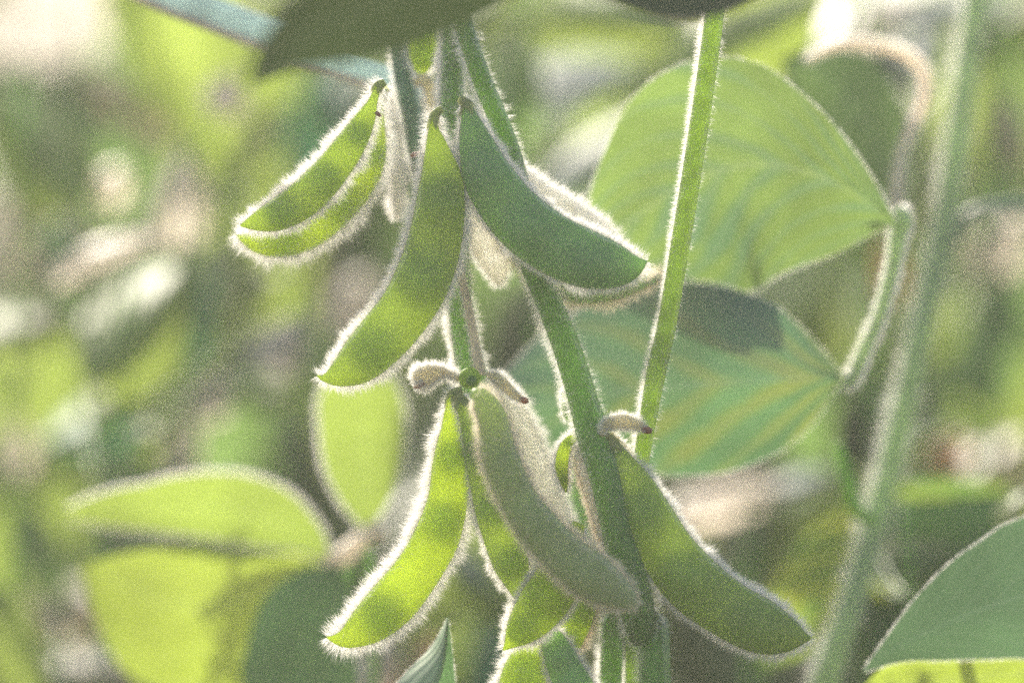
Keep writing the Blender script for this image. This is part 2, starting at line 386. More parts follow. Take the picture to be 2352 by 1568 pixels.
PROF_T = np.array([0, 0.04, 0.12, 0.25, 0.4, 0.55, 0.7, 0.83, 0.93, 1.0])
PROF_W = np.array([0.02, 0.38, 0.78, 0.98, 1.0, 0.90, 0.70, 0.44, 0.2, 0.01])
def oleaf(parent, u, v, L, W, ang, d, mat, dz=0.0, dl=0.01, dr=0.01, bow=0.0, **kw):
    """ovate leaf centred at (u, v), half length L, half width W, pointing at ang (deg, 0 = right, 90 = up)"""
    a = math.radians(ang); cx, cy = math.cos(a), -math.sin(a)
    mid = []; 
    for t in PROF_T:
        s_ = (t-0.5)*2*L; b_ = bow*L*(1-(2*t-1)**2)
        mid.append((u+cx*s_-cy*b_, v+cy*s_+cx*b_, dz*(t-0.5)*2+0.008*(t-0.5)**2))
    return leaf(parent, mid, PROF_W*W, PROF_W*W, d, mat, dl, dr, n=20, m=11, **kw)

# ------------------------------------------------------------------ the ground and the crop beyond
def ground():
    xs = np.concatenate([-np.geomspace(200, 3, 9), np.linspace(-2.4, 2.4, 49), np.geomspace(3, 200, 9)])
    ys = np.concatenate([-np.geomspace(40, 3, 6), np.linspace(-2.5, 12, 100), np.geomspace(13, 300, 10)])
    X, Y = np.meshgrid(xs, ys, indexing='ij')
    Z = 0.022*np.sin(X*2*math.pi/0.75)+rng.normal(size=X.shape)*0.008
    Z *= np.clip(2-np.hypot(X, Y)/20, 0, 1)
    V = np.stack([X, Y, Z], -1).reshape(-1, 3)
    m, ns, ls = new_mat('field_soil')
    f = ramp(ns, ls, noise(ns, ls, 14, 6), 0.35, 0.65); g = noise(ns, ls, 160, 5)
    c = mixcol(ns, ls, f, (0.11, 0.10, 0.065), (0.20, 0.18, 0.12))
    d = ns.new('ShaderNodeBsdfDiffuse'); ls.new(c, d.inputs[0])
    b = ns.new('ShaderNodeBump'); b.inputs['Distance'].default_value = 0.02; ls.new(g, b.inputs['Height']); ls.new(b.outputs[0], d.inputs['Normal'])
    o = ns.new('ShaderNodeOutputMaterial'); ls.new(d.outputs[0], o.inputs[0])
    mk('ground', V, grid_faces(len(xs), len(ys), wrap=False), m, kind='structure')
ground()

def crop_mass(name, n, ylo, yhi, xw, zlo, zhi, lsz, label, cat):
    """rows of low soybean foliage: thousands of bent leaves in one object"""
    y = ylo+(yhi-ylo)*rng.uniform(size=n)**1.3
    x = rng.uniform(-1, 1, n)*(xw+y*0.25)
    row = np.round(x/0.38)*0.38; x = row+(x-row)*0.95
    z = zlo+(zhi-zlo)*rng.uniform(size=n)**0.8
    hd = rng.uniform(0, 2*math.pi, n); tilt = rng.normal(-0.25, 0.45, n); rl = rng.normal(0, 0.5, n)
    ax = np.stack([np.cos(hd)*np.cos(tilt), np.sin(hd)*np.cos(tilt), np.sin(tilt)], 1)
    sd_ = np.stack([-np.sin(hd), np.cos(hd), np.zeros(n)], 1); up = np.cross(ax, sd_)
    sd2 = sd_*np.cos(rl)[:, None]+up*np.sin(rl)[:, None]; up = np.cross(ax, sd2)
    L = rng.uniform(0.7, 1.2, n)*lsz; Wd = L*rng.uniform(0.32, 0.45, n)
    tt = [0, 0.18, 0.45, 0.75, 1.0]; ww = [0.03, 0.85, 1.0, 0.6, 0.02]
    V = np.empty((n, 15, 3))
    for i, (t_, w_) in enumerate(zip(tt, ww)):
        for j, u_ in enumerate((-1, 0, 1)):
            V[:, i*3+j] = np.stack([x, y, z], 1)+ax*(L*(t_-0.5)*2)[:, None]+sd2*(Wd*w_*u_)[:, None]-up*(L*0.5*(t_-0.4)**2)[:, None]+up*(abs(u_)*Wd*w_*0.25)[:, None]
    g = grid_faces(5, 3, wrap=False)
    F = (np.arange(n)[:, None, None]*15+g[None]).reshape(-1, 4)
    mi = np.repeat(rng.choice(5, n, p=[0.46, 0.26, 0.26, 0.01, 0.01]), len(g))
    uv = np.tile(np.array([[(j)/2, t_] for t_ in tt for j in range(3)]), (n, 1))
    o = mk(name, V.reshape(-1, 3), F, [M['green'], M['lime'], M['mid'], M['tan'], M['orange']], kind='stuff', midx=mi, uv=uv)
    o['label'] = label; o['category'] = cat
    return o
crop_mass('soybean_crop', 12000, 1.42, 8.0, 0.45, 0.02, 0.66, 0.055, 'rows of soybean foliage far out of focus behind all the other plants', 'crop')
crop_mass('distant_crop', 9000, 9.0, 70.0, 6.0, 0.1, 0.95, 0.16, 'hazy green crop reaching to the horizon', 'crop')

# ------------------------------------------------------------------ the plant in focus
def base_of(u, v, d):
    p = P(u, v, d); return (float(p[0]), float(p[1]), 0.0)
def to_ground(pts, d0, u_end=None, steps=3, r=None):
    """continue a traced stem from its last traced point down to the soil"""
    u, v, rr = pts[-1][:3]; dd = pts[-1][3] if len(pts[-1]) > 3 else 0.0
    ue = u if u_end is None else u_end
    vg = 784+(CAMZ-d0*math.sin(PITCH))/(K*d0)
    out = list(pts)
    for k in range(1, steps+1):
        f = k/steps; out.append((u+(ue-u)*math.sin(f*1.57), v+(vg-v)*f, (r or rr)*(1+0.15*f), dd))
    return out

main = thing('soybean_plant', 'hairy soybean plant in sharp focus bearing clusters of plump green pods', 'plant', base_of(1500, 1568, 0.905))
# stems
S3 = [(1038, -60, 20.6, 0.0), (1062, 50, 21), (1105, 180, 22), (1150, 290, 23), (1180, 380, 24), (1205, 500, 25), (1222, 610, 27), (1262, 700, 30), (1308, 820, 33, -.001), (1344, 940, 35, -.003), (1362, 1000, 41, -.005), (1374, 1040, 40, -.006), (1392, 1100, 38, -.0065), (1424, 1230, 42, -.0065), (1452, 1360, 43, -.006), (1478, 1460, 40, -.004), (1503, 1568, 38, -.002)]
tube('stem', to_ground(S3, 0.907, 1560), 0.907, M['stem'], main, n=150, hair=52000, hlen=0.00135, hw=0.000032)
S2 = [(1045, -80, 23.8), (1040, 60, 24.6), (1037, 180, 25.5), (1040, 290, 27.3), (1046, 400, 26.4), (1048, 520, 26.4), (1050, 640, 27.3), (1064, 760, 29), (1086, 870, 33.4), (1115, 960, 31.7, .002), (1160, 1080, 26.4, .006), (1240, 1220, 26.4, .008), (1350, 1330, 26.4, .008), (1440, 1440, 26.4, .006)]
tube('stem', S2, 0.912, M['stem'], main, n=110, hair=30000, hlen=0.0013, hw=0.000032)
S1 = [(905, -80, 22), (912, 60, 22), (925, 160, 24), (945, 270, 26), (965, 370, 24), (1000, 470, 20), (1036, 560, 16)]
tube('stem', S1, 0.925, M['stem_blue'], main, n=60, hair=2200, hlen=0.0010)
tube('leaf_stalk', [(1052, 600, 9), (1070, 680, 9), (1088, 770, 10), (1104, 862, 12)], 0.909, M['stem_pale'], main, n=26, m=10, hair=1800, hlen=0.0008)
tube('leaf_stalk', [(1480, 1400, 16), (1410, 1420, 22), (1404, 1500, 25), (1400, 1600, 26), (1400, 1700, 26)], 0.915, M['stem'], main, n=26, m=12, hair=2500, hlen=0.0011)

# pods, upper cluster
pod(main, [(884, 188, 6), (868, 200, 8), (857, 232, 11), (838, 275, 24), (803, 335, 35), (756, 398, 40), (700, 455, 43), (640, 492, 37), (594, 508, 24), (562, 516, 8), (552, 518, 2)], 0.903, M['pod'], hair=9000, label='upper of the two leftmost pods, bright green with a bulging tip')
pod(main, [(885, 200, 6), (872, 240, 8), (868, 285, 16), (856, 360, 30), (820, 425, 39), (762, 486, 43), (705, 526, 46), (645, 548, 42), (594, 555, 28), (556, 546, 9), (543, 540, 2)], 0.912, M['pod_lit'], hair=13000, hlen=0.0021, even=0.3, label='lower of the two leftmost pods, glowing yellow green')
pod(main, [(880, 195, 6), (888, 225, 10), (900, 290, 20), (908, 360, 24), (912, 420, 21), (912, 470, 13), (910, 500, 3)], 0.922, M['pod_white'], nb=0, roll=1.2, hair=9000, hlen=0.0016, even=0.6, label='downy white pod seen edge on')
pod(main, [(1016, 250, 5), (1000, 262, 7), (996, 295, 12), (1004, 345, 29), (1014, 420, 50), (1005, 520, 60), (982, 612, 64), (940, 700, 63), (882, 772, 61), (822, 832, 51), (776, 860, 30), (744, 868, 9), (728, 862, 2)], 0.897, M['pod'], hair=15000, label='long central pod, dark green above and glowing at its tip')
pod(main, [(1052, 228, 5), (1068, 236, 9), (1078, 268, 20), (1095, 335, 42), (1124, 412, 58), (1180, 490, 66), (1252, 550, 69), (1328, 588, 68), (1398, 608, 57), (1448, 611, 36), (1476, 604, 12), (1486, 600, 2)], 0.897, M['pod_blue'], thick=0.5, hair=13000, hlen=0.0014, label='wide blue green pod curving to the right')
pod(main, [(1090, 300, 8), (1150, 370, 24), (1220, 440, 36), (1300, 500, 46), (1370, 555, 44), (1430, 600, 24), (1455, 625, 4)], 0.910, M['pod_white'], nb=0, roll=0.5, hair=12000, hlen=0.0018, even=0.7, label='downy white pod behind the wide blue green one')
pod(main, [(1110, 420, 8), (1150, 500, 26), (1205, 580, 42), (1275, 640, 50), (1350, 668, 42), (1430, 660, 30), (1500, 640, 16), (1525, 628, 3)], 0.918, M['pod_blue'], roll=0.9, hair=9000, hlen=0.0018, even=0.7, hmat=M['hair_tan'])
pod(main, [(1062, 380, 8), (1082, 440, 26), (1104, 510, 42), (1128, 575, 42), (1142, 622, 26), (1146, 655, 5)], 0.920, M['pod_white'], nb=0, roll=0.4, hair=6500, hlen=0.0012, even=0.6, label='short white downy pod between two large pods')
pod(main, [(1010, -70, 10), (985, -10, 28), (976, 60, 36), (972, 120, 33), (968, 158, 18), (966, 176, 4)], 0.922, M['pod_lit'], hair=4500, label='pod tip hanging below the dark leaf')
tube('leaf_stalk', [(950, 190, 10), (972, 182, 12), (990, 205, 15), (996, 240, 15), (985, 268, 8)], 0.920, M['bud'], main, n=24, m=10, hair=900, hlen=0.0009)
# pods, lower cluster
pod(main, [(1062, 896, 6), (1040, 905, 8), (1034, 940, 12), (1040, 1000, 32), (1037, 1070, 44), (1028, 1150, 46), (1002, 1235, 52), (956, 1315, 54), (902, 1382, 56), (845, 1434, 46), (795, 1464, 25), (764, 1466, 8), (750, 1462, 2)], 0.900, M['pod_lit'], hair=15000, hlen=0.0020, bean_at=[0.24, 0.46, 0.80], label='left pod of the lower cluster, bright green')
pod(main, [(1082, 900, 8.6), (1103, 912, 27.5), (1130, 960, 39.6), (1148, 1050, 46.4), (1186, 1140, 49.9), (1238, 1215, 53.3), (1308, 1285, 58.5), (1372, 1332, 56.8), (1420, 1362, 43), (1448, 1380, 24.1), (1462, 1392, 4.3)], 0.886, M['pod_pale'], roll=0.6, thick=0.72, hair=15000, hlen=0.0014, even=0.5, hmat=M['hair_tan'], hw=0.000027, calyx=False, label='front pod of the lower cluster, pale grey green and hairy all over')
pod(main, [(1050, 905, 6), (1062, 930, 14), (1085, 1000, 24), (1110, 1100, 34), (1140, 1200, 42), (1172, 1290, 42), (1190, 1350, 24), (1196, 1392, 3)], 0.899, M['pod'], roll=0.3, hair=12000, hlen=0.0013, calyx=True)
pod(main, [(1330, 1200, 14), (1300, 1270, 40), (1276, 1340, 54), (1236, 1400, 54), (1194, 1450, 36), (1166, 1482, 10), (1155, 1492, 2)], 0.897, M['pod_lit'], hair=9000, hlen=0.0013, calyx=False, label='pod end poking out under the hairy front pod')
pod(main, [(1360, 1250, 14), (1340, 1330, 36), (1325, 1400, 42), (1308, 1465, 34), (1305, 1510, 14), (1308, 1530, 2)], 0.908, M['pod_lit'], hair=6000, hlen=0.0014, hmat=M['hair_tan'], calyx=False)
pod(main, [(1390, 1000, 5), (1404, 1008, 8), (1425, 1050, 22), (1455, 1112, 44), (1490, 1190, 58), (1535, 1270, 65), (1600, 1345, 69), (1680, 1403, 66), (1758, 1442, 61), (1815, 1458, 40), (1850, 1464, 12), (1864, 1464, 2)], 0.900, M['pod'], hair=14000, hlen=0.0016, label='right pod of the lower cluster, green with yellow patches')
pod(main, [(1125, 865, 8), (1165, 910, 20), (1200, 975, 30), (1228, 1050, 36), (1252, 1120, 36), (1290, 1200, 28), (1340, 1270, 10)], 0.915, M['pod_white'], nb=0, roll=0.8, hair=10000, hlen=0.0019, even=0.8, label='white downy pod behind the hairy front pod')
pod(main, [(1350, 1020, 8), (1330, 1070, 24), (1318, 1130, 38), (1316, 1195, 40), (1330, 1260, 24), (1345, 1300, 4)], 0.925, M['pod_blue'], hair=4500, hlen=0.0013, calyx=False)
pod(main, [(1345, 1000, 6), (1318, 1004, 9), (1298, 1028, 14), (1290, 1070, 15), (1296, 1108, 9), (1300, 1130, 2)], 0.904, M['pod_lit'], nb=2, hair=3500, hlen=0.0010, calyx=False, name='young_pod')
pod(main, [(1338, 1020, 7), (1328, 1045, 12), (1340, 1092, 16), (1366, 1150, 26), (1388, 1220, 27), (1404, 1285, 8), (1408, 1300, 2)], 0.903, M['pod_white'], nb=0, roll=0.9, hair=6000, hlen=0.0012, even=0.7, hmat=M['hair_tan'], calyx=False)
pod(main, [(1350, 930, 5), (1310, 960, 10), (1300, 900, 12)][::-1], 0.915, M['stem'], hair=900, hlen=0.001, calyx=False, nb=1, name='young_pod')
# bottom of the frame
pod(main, [(1260, 1470, 10), (1225, 1490, 34), (1205, 1545, 50), (1190, 1620, 54), (1160, 1700, 46), (1120, 1760, 10)], 0.905, M['pod_lit'], hair=8000, hlen=0.0016, calyx=False)
pod(main, [(1250, 1430, 10), (1272, 1475, 30), (1300, 1540, 40), (1340, 1620, 44), (1390, 1690, 10)], 0.903, M['pod_blue'], hair=5500, hlen=0.0013, calyx=False)
# node, buds and withered flowers
def ball(name, u, v, d, ru, rv, mat, parent, hair=0, hlen=0.0008, label=None):
    nu, nv = 14, 20; c = P(u, v, d); pa = np.linspace(0.02, math.pi-0.02, nu); ta = np.linspace(0, 2*math.pi, nv, endpoint=False)
    V = c+CU*(np.cos(pa)*rv*K*d)[:, None, None]*np.ones((1, nv, 1))+CR*(np.sin(pa)[:, None]*np.cos(ta)*ru*K*d)[..., None]-CF*(np.sin(pa)[:, None]*np.sin(ta)*ru*K*d)[..., None]
    V = V*1.0
    o = mk(name, V.reshape(-1, 3), grid_faces(nu, nv), mat, parent, label=label)
    return o
ball('leaf_scar', 1079, 868, 0.902, 25, 25, M['stem_lit'], main)
ball('leaf_scar_centre', 1083, 874, 0.9003, 12, 12, M['stem'], main)
fl = pod(main, [(1056, 872, 6), (1036, 860, 7), (1014, 854, 12), (992, 858, 21), (972, 866, 24), (958, 872, 19), (952, 876, 6)], 0.903, M['bud'], thick=0.6, nb=0, hair=4500, hlen=0.0012, even=0.8, calyx=False, name='withered_flower')
tube('flower_tip', [(975, 880, 4), (964, 886, 6), (950, 890, 3)], 0.902, M['brown'], fl, n=8, m=8, hair=300, hlen=.0008)
b1 = pod(main, [(1118, 858, 6), (1140, 868, 13), (1162, 888, 13), (1184, 908, 10), (1198, 918, 6)], 0.904, M['bud'], thick=0.8, nb=1, hair=1800, hlen=0.0010, even=0.8, calyx=False, name='young_pod')
tube('flower_tip', [(1195, 916, 7), (1206, 920, 8), (1214, 920, 4)], 0.904, M['brown'], b1, n=8, m=8)
b2 = pod(main, [(1380, 1000, 6), (1392, 975, 10), (1412, 968, 15), (1440, 968, 16), (1465, 976, 12), (1480, 984, 7)], 0.899, M['bud'], thick=0.9, nb=1, hair=2200, hlen=0.0009, even=0.9, calyx=False, name='young_pod')
tube('flower_tip', [(1476, 984, 8), (1488, 988, 9), (1498, 990, 4)], 0.899, M['brown'], b2, n=8, m=8)
tube('flower_tip', [(978, 350, 3), (965, 352, 5), (950, 356, 7), (944, 360, 3)], 0.902, M['brown'], main, n=10, m=8)
tube('leaf_scar', [(862, 258, 3), (868, 262, 5), (874, 268, 3)], 0.9015, M['brown'], main, n=8, m=8)
tube('leaf_stalk', [(1392, 990, 5), (1412, 1002, 7), (1440, 1035, 8), (1466, 1070, 5)], 0.903, M['bud'], main, n=14, m=8, hair=700, hlen=0.0007)
# broad dark leaf close to the lens above the pods
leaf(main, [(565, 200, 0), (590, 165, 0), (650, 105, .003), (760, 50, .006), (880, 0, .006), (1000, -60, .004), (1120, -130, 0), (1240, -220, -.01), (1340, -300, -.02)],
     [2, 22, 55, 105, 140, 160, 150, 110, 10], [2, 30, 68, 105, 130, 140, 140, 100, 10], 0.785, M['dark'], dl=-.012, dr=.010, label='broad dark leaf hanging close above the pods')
leaf(main, [(620, -900, 0), (700, -880, .0), (800, -850, .005), (950, -820, .01), (1100, -800, .015)], [5, 120, 180, 140, 5], [5, 120, 180, 140, 5], 0.93, M['green'], dl=.03, dr=.02)  # unseen leaf added above the frame to shade the dark leaf

# ------------------------------------------------------------------ the lone stalk on the right
st = thing('soybean_stalk', 'single straight yellow green stalk right of the pods with white hairs along its left edge', 'plant', base_of(1440, 1500, 0.91))
S4 = [(1650, -60, 22.1), (1638, 50, 22.1), (1618, 200, 22.1), (1600, 320, 22.1), (1575, 480, 22.1), (1552, 620, 21.3), (1530, 750, 21.3), (1513, 822, 21.3), (1507, 850, 23.8), (1498, 900, 20.5), (1478, 1020, 18), (1465, 1120, 16.4, .004), (1458, 1220, 16.4, .008), (1452, 1400, 16.4, .015)]
tube('stem', to_ground(S4, 0.901, 1440), 0.901, M['stem_lit'], st, n=130, hair=52000, hlen=0.0010, ridge=0.07, hw=0.000030, side=0.6)
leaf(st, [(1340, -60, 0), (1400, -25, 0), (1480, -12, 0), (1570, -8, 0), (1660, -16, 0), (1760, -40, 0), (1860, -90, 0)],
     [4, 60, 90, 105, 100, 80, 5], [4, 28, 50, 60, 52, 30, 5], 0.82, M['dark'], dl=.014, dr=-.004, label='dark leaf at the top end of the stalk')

# ------------------------------------------------------------------ the two bright leaves on the right and their plant
rp = thing('soybean_plant', 'plant right of the pods with two broad translucent leaves and a blurred pale stem', 'plant', base_of(1800, 1800, 0.97))
# upper leaf: base at the right, tip to the lower left
leaf(rp, [(2052, 512, 0), (2000, 470, -.003), (1920, 420, -.006), (1820, 385, -.006), (1700, 380, -.004), (1580, 420, 0), (1470, 490, .004), (1390, 560, .008), (1335, 615, .012)],
     [8, 140, 222, 268, 285, 270, 190, 88, 5], [8, 36, 88, 165, 250, 235, 150, 66, 5], 0.944, M['bright'], dl=.014, dr=-.006, quilt=.0010, veins=8, curl=.5, hair=1500, label='upper broad leaf, yellow green with light shining through')
leaf(rp, [(1932, 872, 0), (1880, 868, -.002), (1780, 872, -.004), (1650, 880, -.004), (1520, 890, 0), (1360, 910, .006), (1210, 940, .010), (1080, 980, .014)],
     [6, 90, 165, 205, 205, 185, 130, 5], [6, 75, 175, 225, 235, 200, 115, 5], 0.947, M['striped'], dl=.012, dr=.004, quilt=.0011, veins=6, curl=.5, hair=1500, label='lower broad leaf, blue green with yellow streaks')
tube('leaf_stalk', [(1936, 872, 18), (1955, 868, 16), (1985, 800, 15), (2020, 720, 15), (2048, 620, 16), (2062, 540, 20), (2070, 505, 26), (2058, 478, 14)], 0.948, M['stem_haze'], rp, n=50, m=12, hair=5000, hlen=0.0010)
tube('stem', to_ground([(2250, -90, 26, .03), (2232, 60, 26, .028), (2205, 260, 27, .025), (2165, 520, 28, .02), (2105, 800, 29, .015), (2030, 1120, 31, .01), (1955, 1380, 32, .005), (1890, 1568, 34, 0), (1800, 1850, 35, 0), (1740, 2200, 36, 0)], 0.985, 1650), 0.985, M['stem_haze'], rp, n=90, m=16, hair=14000, hlen=0.0018)
tube('leaf_stalk', [(2190, 560, 14, .02), (2205, 510, 14, .02), (2260, 480, 13, .02), (2330, 474, 13, .02), (2420, 482, 13, .02), (2500, 520, 13, .02)], 0.99, M['stem_blue'], rp, n=20, m=10)
tube('leaf_stalk', [(2010, 1190, 14, .01), (1975, 1180, 16, .01), (1945, 1100, 16, .01), (1925, 1020, 14, .01)], 0.975, M['stem'], rp, n=20, m=10)
# folded leaf behind the curved stalk
fold = leaf(rp, [(2054, 486, 0), (2046, 420, 0), (2020, 340, .004), (1975, 260, .008), (1915, 200, .012), (1850, 160, .014), (1800, 140, .015)],
     [3, 34, 85, 130, 125, 85, 5], [3, 14, 52, 98, 98, 58, 5], 0.985, M['shade'], dl=.01, dr=.004, label='dark folded leaf with a pale curled rim')
tube('rim', [(2054, 486, 9), (2060, 420, 10), (2070, 350, 9), (2100, 285, 11), (2122, 225, 13), (2122, 170, 14), (2086, 128, 14), (2030, 108, 12), (1960, 100, 12), (1900, 112, 8), (1850, 140, 4)], 0.984, M['stem_pale'], fold, n=60, m=12, flat=0.6, hair=3000, hlen=0.0009)

lr = thing('soybean_plant', 'plant at the lower right corner with a broad blue green leaf over a yellow one', 'plant', base_of(2500, 1568, 0.93))
leaf(lr, [(1985, 1540, 0), (2060, 1485, 0), (2150, 1440, .0), (2250, 1400, 0), (2360, 1365, 0), (2480, 1330, .0), (2600, 1290, 0)],
     [3, 35, 90, 135, 165, 170, 20], [3, 38, 85, 120, 150, 160, 20], 0.925, M['glaucous'], dl=-.002, dr=.003, hair=1200, quilt=.0, label='broad blue green leaf')
leaf(lr, [(1960, 1610, 0), (2060, 1570, 0), (2180, 1560, .0), (2300, 1550, 0), (2420, 1540, 0), (2540, 1540, .0)],
     [3, 55, 80, 90, 90, 10], [3, 90, 120, 120, 110, 10], 0.94, M['yellow'], dl=-.003, dr=.006, label='pale yellow leaf under the blue green one')
tube('leaf_stalk', [(2600, 1290, 14), (2580, 1330, 15), (2560, 1500, 18), (2550, 1800, 20), (2540, 2600, 24), (2530, 5000, 30), (2520, 8100, 36)], 0.94, M['stem'], lr, n=40, m=10)

# small pointed leaf at the bottom edge
sp_ = thing('soybean_seedling', 'small upright folded leaf with a pale pointed tip at the bottom edge', 'plant', base_of(1010, 1568, 0.905))
leaf(sp_, [(1028, 1418, 0), (1024, 1450, 0), (1018, 1500, 0), (1005, 1570, 0), (990, 1660, 0), (975, 1760, 0), (965, 1840, 0)], [2, 10, 22, 42, 60, 50, 4], [2, 12, 36, 82, 120, 100, 4], 0.907, M['waxy'], dl=.008, dr=.008, hair=900, quilt=0)
tube('stem', to_ground([(966, 1838, 9), (960, 1900, 10)], 0.907, 1000), 0.907, M['stem'], sp_, n=30, m=8)

# ------------------------------------------------------------------ out-of-focus plants behind
def bplant(label, stem, d, leaves, r=9, mat='stem', name='soybean_plant', pods=()):
    """stem: image points of the main stem, continued to the soil; leaves: (u, v, L, W, ang, dd, mat, dz, dl, dr)"""
    t = thing(name, label, 'plant', base_of(stem[-1][0], 1568, d), group='out of focus soybean plants behind the pods')
    tube('stem', to_ground([(x, y, r) for x, y in stem], d), d, M[mat], t, n=36, m=10)
    for L in leaves:
        u, v, Ln, Wn, ang, dd, mt, dz, dl, dr = L[:10]
        oleaf(t, u, v, Ln, Wn, ang, d+dd, M[mt], dz, dl, dr, L[10] if len(L) > 10 else 0.0)
        a = math.radians(ang); bu, bv = u-math.cos(a)*Ln, v+math.sin(a)*Ln
        # stalk from the leaf base to the nearest point of the stem, lower down
        si = min(range(len(stem)), key=lambda k: math.hypot(stem[k][0]-bu, stem[k][1]-bv-80))
        su, sv = stem[si]
        tube('leaf_stalk', [(bu, bv, 5, dd-dz), ((bu*2+su)/3, (bv*2+sv)/3+25, 6, dd*0.6), ((bu+su*2)/3, (bv+sv*2)/3+35, 6, dd*.3), (su, sv+20, 7, 0)], d, M[mat], t, n=14, m=6)
    return t
o2 = .02
bplant('blurred plant at the upper left with a large lime leaf beside a bleached one', [(330, 1700), (320, 900), (300, 500), (290, 200), (280, -60)][::-1], 1.16, [
    (430, 120, 300, 150, -70, 0, 'lime', .02, .02, .02), (90, 40, 200, 120, 200, .12, 'white', .0, .01, -.01), (300, 230, 130, 70, 150, .04, 'tan', 0, o2, o2),
    (520, 60, 150, 70, 20, .06, 'olive', 0, o2, o2), (480, 420, 170, 90, 250, .10, 'olive', 0, o2, o2)])
bplant('blurred plant at the left edge with a yellow green leaf above pale dried ones', [(60, 150), (40, 500), (30, 900), (30, 1700)], 1.13, [
    (70, 330, 190, 110, 130, 0, 'lime', .02, o2, o2), (90, 500, 150, 60, 160, .05, 'tan', 0, o2, o2), (20, 560, 110, 60, 100, .03, 'pale', 0, o2, o2),
    (140, 570, 80, 45, 80, .03, 'teal', 0, o2, o2), (60, 760, 120, 70, 20, .0, 'olive', 0, o2, o2), (30, 1020, 75, 50, 90, .04, 'pale', 0, o2, o2)])
bplant('blurred plant left of the pods with an olive leaf arched under a beige dried blade', [(310, 560), (270, 820), (240, 1100), (230, 1700)], 1.10, [
    (320, 730, 195, 120, 50, 0, 'lime', .02, o2, o2, .1), (440, 720, 120, 50, 75, .02, 'teal', 0, o2, o2), (260, 600, 150, 26, 22, -.01, 'pale', 0, .005, .005, -.2),
    (210, 980, 130, 60, 200, .06, 'teal', 0, o2, o2), (350, 1005, 48, 44, 30, -.01, 'lime', 0, .01, .01), (300, 900, 120, 50, 30, .05, 'olive', 0, o2, o2)])
bplant('blurred plant behind the leftmost pods with several bleached leaflets catching the sun', [(430, 330), (430, 600), (420, 900), (415, 1700)], 1.12, [
    (258, 420, 52, 44, 60, 0, 'pale', 0, .01, .01), (420, 450, 120, 58, 85, 0, 'pale', 0, .01, .01), (522, 215, 60, 50, 60, .0, 'pale', 0, .01, .01),
    (650, 790, 82, 62, 60, -.02, 'white', 0, .01, .01), (500, 910, 70, 50, 30, -.01, 'pale', 0, .01, .01), (420, 1020, 80, 45, 80, 0, 'pale', 0, .01, .01),
    (620, 910, 62, 30, 15, -.02, 'lime', 0, .01, .01), (560, 830, 40, 30, 80, .0, 'silver', 0, .01, .01), (455, 1130, 90, 30, 95, 0, 'pale', 0, .01, .01)])
bplant('blurred dark teal leaves in the gap above the leftmost pods', [(700, 200), (690, 600), (660, 1000), (640, 1700)], 1.15, [
    (715, 280, 140, 55, 80, 0, 'teal', 0, o2, o2), (600, 330, 130, 60, 60, .05, 'olive', 0, o2, o2), (800, 210, 90, 40, 60, .0, 'silver', 0, o2, o2), (560, 620, 120, 60, 100, .05, 'olive', 0, o2, o2),
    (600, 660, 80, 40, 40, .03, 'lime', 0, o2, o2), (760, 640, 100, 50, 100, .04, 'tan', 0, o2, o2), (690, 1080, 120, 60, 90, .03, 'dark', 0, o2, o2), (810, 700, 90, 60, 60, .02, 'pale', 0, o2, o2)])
t = bplant('blurred three-leaved shoot at the lower left with a broad bright yellow leaf', [(800, 1290), (790, 1420), (780, 1700)], 0.995, [], r=12)
leaf(t, [(760, 1290, 0), (700, 1240, 0), (600, 1190, 0), (480, 1170, 0), (340, 1175, 0), (220, 1180, 0), (130, 1182, 0)], [4, 30, 66, 64, 44, 24, 4], [4, 50, 84, 82, 64, 40, 4], 0.995, M['mid'], dl=.012, dr=-.004, label='upper leaf with a pale hairy rim', hair=9000, hlen=0.0022)
leaf(t, [(770, 1300, 0), (720, 1320, 0), (620, 1350, 0), (500, 1390, 0), (380, 1385, 0), (265, 1340, 0), (185, 1300, 0)], [4, 60, 160, 235, 200, 100, 4], [4, 45, 90, 145, 140, 80, 4], 1.005, M['yellow'], dl=.012, dr=-.002, label='broad yellow leaf')
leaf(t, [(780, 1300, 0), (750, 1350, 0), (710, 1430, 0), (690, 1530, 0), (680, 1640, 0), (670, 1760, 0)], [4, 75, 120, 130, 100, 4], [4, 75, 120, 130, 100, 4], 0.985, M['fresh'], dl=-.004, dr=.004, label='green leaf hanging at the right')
tube('leaf_stalk', [(740, 1298, 16), (790, 1275, 24), (830, 1240, 20), (870, 1218, 26), (885, 1212, 10)], 0.99, M['stem_pale'], t, n=20, m=10)
t = bplant('blurred upright lime leaf in the gap left of the lower pods', [(842, 1220), (850, 1350), (860, 1700)], 0.995, [], r=10)
leaf(t, [(842, 1218, 0), (840, 1150, 0), (836, 1060, 0), (832, 960, 0), (828, 880, 0), (820, 800, 0)], [4, 58, 92, 100, 88, 5], [4, 55, 88, 98, 80, 5], 0.995, M['mid'], dl=-.002, dr=.008, hair=3000, hlen=.002)
bplant('blurred plant at the bottom left corner with lime leaf and a bleached leaf lying flat', [(150, 1480), (160, 1600), (170, 1800)], 1.10, [
    (20, 1500, 170, 85, -65, -.03, 'lime', 0, o2, o2), (280, 1530, 165, 55, 5, 0, 'white', 0, .03, .01), (180, 1400, 150, 70, 20, .05, 'tan', 0, o2, o2), (90, 1260, 130, 60, 110, .05, 'green', 0, o2, o2), (380, 1470, 60, 30, 60, .03, 'teal', 0, .01, .01)])
